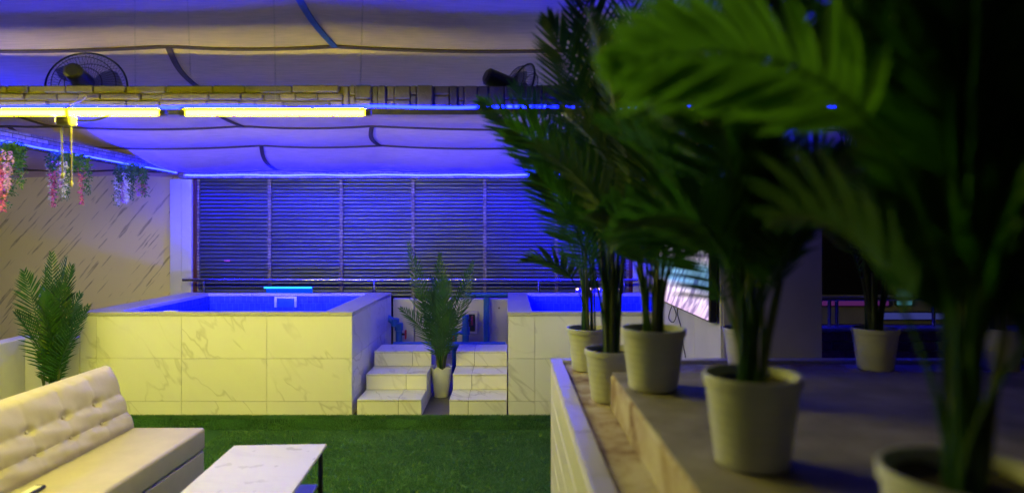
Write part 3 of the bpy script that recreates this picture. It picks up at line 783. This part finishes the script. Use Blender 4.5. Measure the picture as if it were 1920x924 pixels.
# ------------------------------------------------------------------ hanging flowers
def garland(x, y, label, seed, wide, drop, cols):
    rr = random.Random(seed); top = 2.31
    o = thing('hanging_flowers', label, 'flowers', (x, y, top), 'artificial flower bunches hanging from the side beam')
    strands = []
    lf = MB()
    def leaf(p, s, mb):
        d = Vector((rr.uniform(-1,1), rr.uniform(-1,1), rr.uniform(-1.1,.3))).normalized(); u = d.orthogonal().normalized()
        u = (Matrix.Rotation(rr.uniform(0,6.28), 3, d) @ u)
        mb.add([p, p + d*s*.5 + u*s*.22, p + d*s, p + d*s*.5 - u*s*.22], [(0,1,2,3)])
    for _ in range(700):      # bushy head
        a = rr.uniform(0, 6.28); q_ = rr.random()**.5
        leaf(Vector((x + math.cos(a)*wide*.5*q_, y + math.sin(a)*.10*q_, top - .01 - rr.random()*.17)), rr.uniform(.025,.05), lf)
    ns = 7
    for k in range(ns):
        sx = x + wide*(k/(ns-1)-.5) + rr.uniform(-.02,.02); sy = y + rr.uniform(-.08,.08); ln = drop*rr.uniform(.6, 1.0)
        strands.append((sx, sy, ln))
        if k % 2 == 0:
            for _ in range(220):
                f = rr.random(); leaf(Vector((sx + rr.gauss(0,.016), sy + rr.gauss(0,.016), top - .05 - f*(ln-.05))), rr.uniform(.02,.042)*(1.15-.5*f), lf)
    lf.build('foliage', M['vine'], o)
    for k, (sx, sy, ln) in enumerate(strands):
        if k % 2 == 0 and k not in (0, 4): continue
        fm = MB(); ln2 = ln*rr.uniform(.85,1.05); sx += rr.uniform(-.015,.015)
        for _ in range(240):
            f = rr.random(); r_ = .028*(1-f*.75); a = rr.uniform(0,6.28)
            leaf(Vector((sx + math.cos(a)*r_, sy - .02 + math.sin(a)*r_, top - .10 - f*(ln2-.10))), rr.uniform(.018,.032), fm)
        fm.build('flower_strand', M[cols[k % len(cols)]], o)
garland(-3.82, 4.86, 'leftmost hanging bunch of pink and yellowish artificial flowers', 3, .24, .56, ['pink','pink','lilac'])
garland(-3.82, 5.52, 'middle hanging bunch of pink and white artificial flowers', 5, .30, .52, ['white_petal','pink','lilac','lilac'])
garland(-3.82, 6.46, 'rightmost hanging bunch of lilac artificial flowers nearest the pillar', 8, .30, .50, ['white_petal','lilac','pink'])

# ------------------------------------------------------------------ sofa
sf = thing('sofa', 'cream tufted leatherette sofa bed on the turf', 'sofa', (-2.1, 2.9, 0))
SY0, SY1 = 1.85, 3.90
def cushion(x0, x1, y0, y1, z0, z1, r, name):
    bm = bmesh.new(); bmesh.ops.create_cube(bm, size=1)
    for v_ in bm.verts: v_.co = Vector(((x0+x1)/2 + v_.co.x*(x1-x0), (y0+y1)/2 + v_.co.y*(y1-y0), (z0+z1)/2 + v_.co.z*(z1-z0)))
    bmesh.ops.bevel(bm, geom=bm.edges[:], offset=r, segments=4, profile=.6, affect='EDGES')
    me = bpy.data.meshes.new(name); bm.to_mesh(me); bm.free(); me.shade_smooth(); me.materials.append(M['sofa'])
    try: me.set_sharp_from_angle(angle=R(50))
    except Exception: pass
    return link(bpy.data.objects.new(name, me), sf)
cushion(-2.345, -1.85, SY0, SY1, .285, .42, .022, 'seat')
cushion(-2.345, -1.855, SY0+.005, SY1-.005, .055, .280, .012, 'seat_base')
for (x, y) in ((-2.28, SY0+.12), (-1.93, SY0+.12), (-2.28, SY1-.12), (-1.93, SY1-.12)):
    MB().lathe([(.018,0),(.024,.055)], (x, y, 0), 12, True, True).build('foot', M['black_plastic'], sf, smooth=True)
# backrest: slab with quilted front
nu, nv = 200, 40; bot, top = Vector((-2.285, 0, .415)), Vector((-2.43, 0, .785)); nrm = Vector(((top-bot).z, 0, -(top-bot).x)).normalized()
ncol, nrow = 8, 3; vs = []; fs = []
def quilt(s, t_):
    a, b = s*ncol, float(np.interp(t_, [0,.27,.56,1], [0,1,2,3]))
    # rows are tubes; buttons pull the row seams in
    fb_ = abs(math.sin(math.pi*b))**.55
    seam = 1 - fb_
    fa = abs(math.sin(math.pi*a))
    btn = max(0, 1-((min(a % 1, 1-a % 1)/.16)**2 + (min(b % 1, 1-b % 1)/.20)**2)) if .5 < b < nrow-.5 else 0
    col = .006*(1-fa**.35)*(1 if t_ < .98 else 0)
    wr = (.0035*math.sin(a*11 + 3*math.sin(b*4)+2*math.sin(a*.9)) + .002*math.sin(a*23.7 + 5*b))*seam + .0022*math.sin(a*13+b*3 + 2.6*math.sin(a*2.3))*max(0, 1.3-b)*(.4+.6*abs(math.sin(a*1.13))) + .0025*math.sin(a*5.1+b*7)*fb_
    edge = min(1, min(s, 1-s)*60)**.5 * min(1, min(t_, 1-t_)*14 + .05)**.5
    return (.017*fb_ - .013*btn - col*.6 + wr + .012)*edge
for i in range(nu+1):
    for j in range(nv+1):
        s, t_ = i/nu, j/nv
        p = bot.lerp(top, t_) + nrm*quilt(s, t_); vs.append((p.x, SY0 + (SY1-SY0)*s, p.z))
for i in range(nu):
    for j in range(nv):
        k = i*(nv+1)+j; fs.append((k, k+nv+1, k+nv+2, k+1))
bk = MB().add(vs, fs)
TK = .10; o0 = len(bk.v); back = []
for i in range(nu+1):
    y = SY0 + (SY1-SY0)*i/nu
    for (p) in (top - nrm*.035 + Vector((0,0,.022)), top - nrm*.085 + Vector((0,0,.010)), top - nrm*TK, bot - nrm*TK): back.append((p.x, y, p.z))
bk.v += back
for i in range(nu):
    a, b = o0+i*4, o0+(i+1)*4
    bk.f += [(a,a+1,b+1,b), (a+1,a+2,b+2,b+1), (a+2,a+3,b+3,b+2)]
    f0, f1 = i*(nv+1)+nv, (i+1)*(nv+1)+nv; bk.f.append((f0, a, b, f1)); bk.f.append((i*(nv+1), (i+1)*(nv+1), b+3, a+3))
for i in (0, nu): bk.f.append(tuple([i*(nv+1)+j for j in range(nv+1)] + [o0+i*4+q_ for q_ in range(4)]))
bko = bk.build('backrest', M['sofa'], sf, smooth=True)
for c in range(1, ncol):
    for r_ in (1, 2):
        p = bot.lerp(top, (0,.27,.56)[r_]) + nrm*.004; p.y = SY0 + (SY1-SY0)*c/ncol
        MB().tube([p - nrm*.004, p + nrm*.002, p + nrm*.005], .011, 10, True, [.011,.010,.005]).build('button', M['sofa'], bko, smooth=True)
rm = thing('remote_control', 'small dark remote control lying on the sofa seat', 'remote', (-2.17, 2.90, .421))
MB().box(-2.195, -2.145, 2.83, 2.97, .4205, .437, .006).build('case', M['black_plastic'], rm)
MB().box(-2.188, -2.152, 2.86, 2.95, .4372, .439, .001).build('key_field', M['white_board'], rm)

# ------------------------------------------------------------------ coffee table
tb = thing('coffee_table', 'low coffee table with white marble top and black legs', 'table', (0,0,0))
def tp(name, mat, x0, x1, y0, y1, z0, z1, b):
    me = MB().box(x0, x1, y0, y1, z0, z1, b).mesh(name); me.materials.append(mat); o = bpy.data.objects.new(name, me); COL.objects.link(o); o.parent = tb; return o
tp('table_top', M['marble_top'], -.25, .25, -.56, .56, .432, .450, .004)
for sx in (-1, 1):
    for sy in (-1, 1):
        tp('leg', M['black'], sx*.225-.011, sx*.225+.011, sy*.52-.011, sy*.52+.011, 0, .4315, .002)
    tp('side_rail', M['black'], sx*.225-.008, sx*.225+.008, -.508, .508, .412, .4312, .002)
tp('lower_shelf', M['white_board'], -.213, .213, -.508, .508, .235, .251, .003)
for sy in (-1, 1):
    tp('cross_bar', M['black'], -.213, .213, sy*.52-.008, sy*.52+.008, .216, .234, .002)
tb.location = (-1.218, 2.93, 0.0); tb.rotation_euler = (0, 0, R(3.0))

# ------------------------------------------------------------------ palms
def frond(name, parent, path, leaf0, llen, nleaf, roll, vee, mat, lw=.011, ang0=62, ang1=28, droop=.25, rr=random):
    """path: points from foot to tip; leaflets from fraction leaf0 on, one mesh: rachis + leaflets"""
    mb = MB(); n = len(path); pts = [Vector(p) for p in path]
    mb.tube(pts, .005, 5, False, [.0055*(1-.75*k/(n-1)) for k in range(n)])
    def at(t):
        f = t*(n-1); k = min(int(f), n-2); return pts[k].lerp(pts[k+1], f-k), (pts[k+1]-pts[k]).normalized()
    ref = Vector((0,0,1))
    for k in range(nleaf):
        f = k/(nleaf-1); t = leaf0 + (1-leaf0)*(f**.97)*.995
        p, tg = at(t)
        side = tg.cross(ref)
        if side.length < .05: side = tg.cross(Vector((0,1,0)))
        side.normalize(); side = Matrix.Rotation(roll, 3, tg) @ side; nr = side.cross(tg).normalized()
        env = (.50 + .62*math.sin(math.pi*min(1, f*.80+.14)))*(1 - .50*max(0, f-.72)/.28)
        for sg in (-1, 1):
            an = R(ang0 + (ang1-ang0)*f + rr.uniform(-5, 5)); L_ = llen*env*rr.uniform(.9, 1.06)
            d = (tg*math.cos(an) + side*sg*math.sin(an) + nr*vee).normalized()
            wv = d.cross(nr).normalized()
            d2 = (d + Vector((0,0,-droop)) + tg*.16).normalized()
            q0 = p + d*L_*.03; q1 = p + d*L_*.38; q2 = q1 + (d*.6+d2*.4)*L_*.36; q3 = q2 + d2*L_*.28
            wd = lw*rr.uniform(.85,1.1); up = nr*wd*.35
            vs = [q0 - wv*wd*.35, q0 + wv*wd*.35, q1 - wv*wd*.62 + up, q1 + wv*wd*.62 + up, q1, q2 - wv*wd*.48 + up*.6, q2 + wv*wd*.48 + up*.6, q2, q3]
            fs = [(0, 4, 2), (0, 1, 4), (1, 3, 4), (2, 4, 7, 5), (4, 3, 6, 7), (5, 7, 8), (7, 6, 8)]
            mb.add(vs, fs)
    o = mb.build(name, mat, parent, fixn=False)
    return o
def frond_path(base, az, reach, height, curl, n=14, lean=1.9):
    out = []
    for k in range(n):
        t = k/(n-1)
        h = reach*(t**lean); out.append((base[0] + math.cos(az)*h, base[1] + math.sin(az)*h, base[2] + height*t - curl*t**4))
    return out
def pot(parent, c, rt, rb_, h, style=0):
    if style == 0:
        prof = [(rb_*.9, 0), (rb_, .006)]
        for k in range(1, 8):
            z = h*.88*k/8; r_ = rb_ + (rt*.955-rb_)*k/8
            prof += [(r_-.0004, z-.004), (r_+.0005, z), (r_-.0004, z+.004)]
        prof += [(rt*.965, h*.885), (rt, h*.90), (rt*1.005, h*.99), (rt*.99, h), (rt*.945, h), (rt*.94, h*.84)]
        o = MB().lathe(prof, c, 48).build('pot', M['pot'], parent, smooth=True)
        soil_r, sz = rt*.945, h*.88
    else:
        n = 32; vs = []; fs = []; prof = [(rb_, 0), (rb_*1.02, .01), (rt, h), (rt*.9, h-.004), (rt*.86, h*.85)]
        for k, (r_, z) in enumerate(prof):
            for j in range(n):
                a = 2*math.pi*j/n; f = 1 + .05*math.cos(a*8)*(z/h); wz = .012*math.cos(a*7)*(1 if k in (2,3) else 0)
                vs.append((c[0]+r_*f*math.cos(a), c[1]+r_*f*math.sin(a), c[2]+z+wz))
        for k in range(len(prof)-1):
            for j in range(n): fs.append((k*n+j, k*n+(j+1)%n, (k+1)*n+(j+1)%n, (k+1)*n+j))
        fs.append(tuple(range(n-1,-1,-1)))
        o = MB().add(vs, fs).build('pot', M['pot'], parent, smooth=True); soil_r, sz = rt*.86, h*.86
    # uneven soil
    n = 24; vs = [(c[0], c[1], c[2]+sz+.006)]; fs = []
    for q_ in (.4, .75, 1.0):
        for j in range(n):
            a = 2*math.pi*j/n; vs.append((c[0]+soil_r*q_*math.cos(a), c[1]+soil_r*q_*math.sin(a), c[2]+sz+random.uniform(-.004,.006)))
    for j in range(n): fs.append((0, 1+j, 1+(j+1)%n))
    for q_ in range(2):
        for j in range(n): fs.append((1+q_*n+j, 1+(q_+1)*n+j, 1+(q_+1)*n+(j+1)%n, 1+q_*n+(j+1)%n))
    MB().add(vs, fs).build('soil', M['soil'], parent, smooth=True)
    return sz
def palm(c, label, seed, rt=.113, rb_=.084, h=.215, nf=14, height=(.75,1.2), reach=(.15,.5), curl=(0.,.35), leaf0=.36, llen=.17, nleaf=34, style=0, extra=(), az=None, lw=.011, blue=-1, stemr=.012, lit_frond=False):
    rr = random.Random(seed); c = Vector(c)
    o = thing('potted_palm', label, 'potted palm', c, 'artificial potted palms')
    sz = pot(o, c, rt, rb_, h, style)
    if style == 1:
        fm = MB()
        for k in range(14):
            a = rr.uniform(0,6.28); q_ = rt*.8*rr.uniform(.2,1); p = c + Vector((math.cos(a)*q_, math.sin(a)*q_, sz+.012)); s_ = rr.uniform(.010,.016)
            fm.lathe([(s_*.5,-s_*.7),(s_,0),(s_*.6,s_*.6)], p, 7, True, True)
        tag(fm.build('white_pebbles', M['white_board'], o, smooth=True), kind='stuff')
    for k in range(nf):
        a = (2*math.pi*(k*.381966) + rr.uniform(-.3,.3)) if az is None else rr.uniform(*az)
        f = (k+.5)/nf
        H = height[0] + (height[1]-height[0])*(1-f) + rr.uniform(-.05,.05); Rc = reach[0] + (reach[1]-reach[0])*f + rr.uniform(-.04,.04)
        base = c + Vector((rr.uniform(-1,1)*rt*.28, rr.uniform(-1,1)*rt*.28, sz-.02))
        path = frond_path(base, a, Rc, H, rr.uniform(*curl))
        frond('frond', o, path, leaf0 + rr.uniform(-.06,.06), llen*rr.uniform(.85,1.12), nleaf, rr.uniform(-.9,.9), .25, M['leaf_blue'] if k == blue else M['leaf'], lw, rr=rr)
    for k, (path, l0, ll, nl, roll, lw2) in enumerate(extra):
        frond('frond', o, path, l0, ll, nl, roll, .12, M['leaf_lit'] if (lit_frond and k == 0) else M['leaf'], lw2, 58, 20, .07, rr=rr)
    ns = 5
    for k in range(ns):
        a = rr.uniform(0,6.28); b0 = c + Vector((math.cos(a)*rt*.18, math.sin(a)*rt*.18, sz-.02)); hh = height[0]*rr.uniform(.35,.55)
        MB().tube([b0, b0 + Vector((math.cos(a)*.02, math.sin(a)*.02, hh*.5)), b0 + Vector((math.cos(a)*.05, math.sin(a)*.05, hh))], stemr, 7, True, [stemr*1.2, stemr*.9, stemr*.5]).build('stem', M['stem'], o, smooth=True)
    return o
def bez(p0, p1, p2, n=14):
    p0, p1, p2 = Vector(p0), Vector(p1), Vector(p2)
    return [p0*(1-t)**2 + p1*2*t*(1-t) + p2*t*t for t in [k/(n-1) for k in range(n)]]
# corner palm behind the sofa
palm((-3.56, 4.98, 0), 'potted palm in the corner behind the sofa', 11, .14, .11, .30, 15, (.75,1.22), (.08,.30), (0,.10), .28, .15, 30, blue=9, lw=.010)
# palm between the stairs
palm((-.632, 5.95, PLZ), 'small potted palm in a fluted white pot between the two stairs', 23, .098, .066, .275, 13, (.62,1.0), (.12,.42), (0,.14), .30, .14, 28, style=1, lw=.009,
     extra=[(bez((-.64,5.95,.32), P(800,600,5.9), P(766,458,5.8)), .30, .14, 30, .9, .009), (bez((-.63,5.95,.32), P(850,610,5.9), P(886,492,5.8)), .30, .13, 30, -.9, .009), (bez((-.63,5.95,.32), P(828,640,5.7), P(836,530,5.55)), .22, .15, 34, .1, .009), (bez((-.63,5.95,.32), P(822,600,5.95), P(825,478,6.0)), .30, .14, 30, .2, .009)])
# planter palms
def tgt(px, py, d): return P(px, py, d)
def mk(c, specs, sz=.19):
    out = []
    for (mid, tip, l0, ll, nl, roll, lw2) in specs:
        base = Vector(c) + Vector((0, 0, sz)); out.append((bez(base, mid, tip), l0, ll, nl, roll, lw2))
    return out
cA = (.408, 3.29, .90)
palm(cA, 'potted palm at the far corner of the planter ledge', 31, nf=13, height=(.95,1.55), reach=(.12,.45), curl=(0,.25), leaf0=.40, llen=.17, lw=.009, stemr=.009,
     extra=mk(cA, [(tgt(1085,470,3.2), tgt(985,490,3.15), .45, .13, 26, .5, .012)]))
cB = (.430, 2.69, .90)
palm(cB, 'potted palm in the sunken corner just behind the raised ledge', 37, nf=12, height=(1.15,1.75), reach=(.14,.42), curl=(0,.25), leaf0=.42, llen=.18, lw=.0085, stemr=.010,
     extra=mk(cB, [(tgt(1130,330,2.62), tgt(905,195,2.5), .42, .17, 34, 1.0, .010), (tgt(1120,300,2.6), tgt(960,245,2.4), .40, .20, 36, .9, .010),
                   (tgt(1125,250,2.6), tgt(1030,40,2.5), .42, .19, 36, .8, .010), (tgt(1140,200,2.6), tgt(1090,-60,2.5), .42, .19, 34, .6, .010), (tgt(1105,420,2.6), tgt(1010,330,2.45), .38, .17, 32, 1.1, .010)]))
cC = (.51, 2.27, 1.05)
palm(cC, 'potted palm at the far end of the raised ledge, third nearest the camera', 41, nf=13, height=(.75,1.35), reach=(.14,.45), curl=(0,.3), leaf0=.36, llen=.18, lw=.009, stemr=.009,
     extra=mk(cC, [(tgt(1230,420,2.2), tgt(1130,400,2.05), .40, .16, 30, .6, .014), (tgt(1260,380,2.2), tgt(1420,470,2.1), .40, .17, 30, -.5, .014)]))
cD = (.58, 1.53, 1.05)
palm(cD, 'potted palm alone on the middle of the raised ledge, second nearest the camera', 43, nf=15, height=(.62,1.15), reach=(.12,.42), curl=(0,.3), leaf0=.38, llen=.17, lw=.010, stemr=.008,
     extra=mk(cD, [(tgt(1400,330,1.5), tgt(1170,420,1.42), .42, .14, 30, .8, .013), (tgt(1420,320,1.5), tgt(1560,440,1.45), .42, .15, 30, -.6, .013)]))
cH = (.645, .90, 1.05)
palm(cH, 'nearest potted palm blurred at the lower right edge', 47, nf=15, height=(.55,1.0), reach=(.10,.36), curl=(0,.2), leaf0=.42, llen=.16, lw=.013, stemr=.008, az=(-.6, 2.6), lit_frond=True,
     extra=mk(cH, [(tgt(1790,-40,.92), tgt(1165,120,.95), .52, .155, 18, 1.40, .021), (tgt(1800,160,.95), tgt(1560,60,.98), .40, .16, 30, 1.2, .018), (tgt(1830,150,.95), tgt(1800,120,.9), .3, .15, 30, .9, .018),
                   (tgt(1850,200,1.0), tgt(1700,20,1.0), .40, .17, 30, 1.3, .018), (tgt(1880,250,1.0), tgt(1900,60,1.0), .35, .17, 30, .8, .018)]))
cE = (1.215, 3.29, .90)
palm(cE, 'potted palm on the back shelf in front of the television wall', 53, nf=11, height=(.85,1.4), reach=(.14,.5), curl=(0,.3), leaf0=.38, llen=.18, lw=.013)
cF = (1.88, 3.29, .90)
palm(cF, 'potted palm on the back shelf before the brick wall', 59, nf=12, height=(.8,1.4), reach=(.14,.5), curl=(0,.3), leaf0=.34, llen=.19, lw=.013)
cG = (2.52, 3.29, .90)
palm(cG, 'potted palm at the right end of the back shelf', 61, nf=12, height=(.8,1.4), reach=(.14,.5), curl=(0,.3), leaf0=.34, llen=.19, lw=.013)
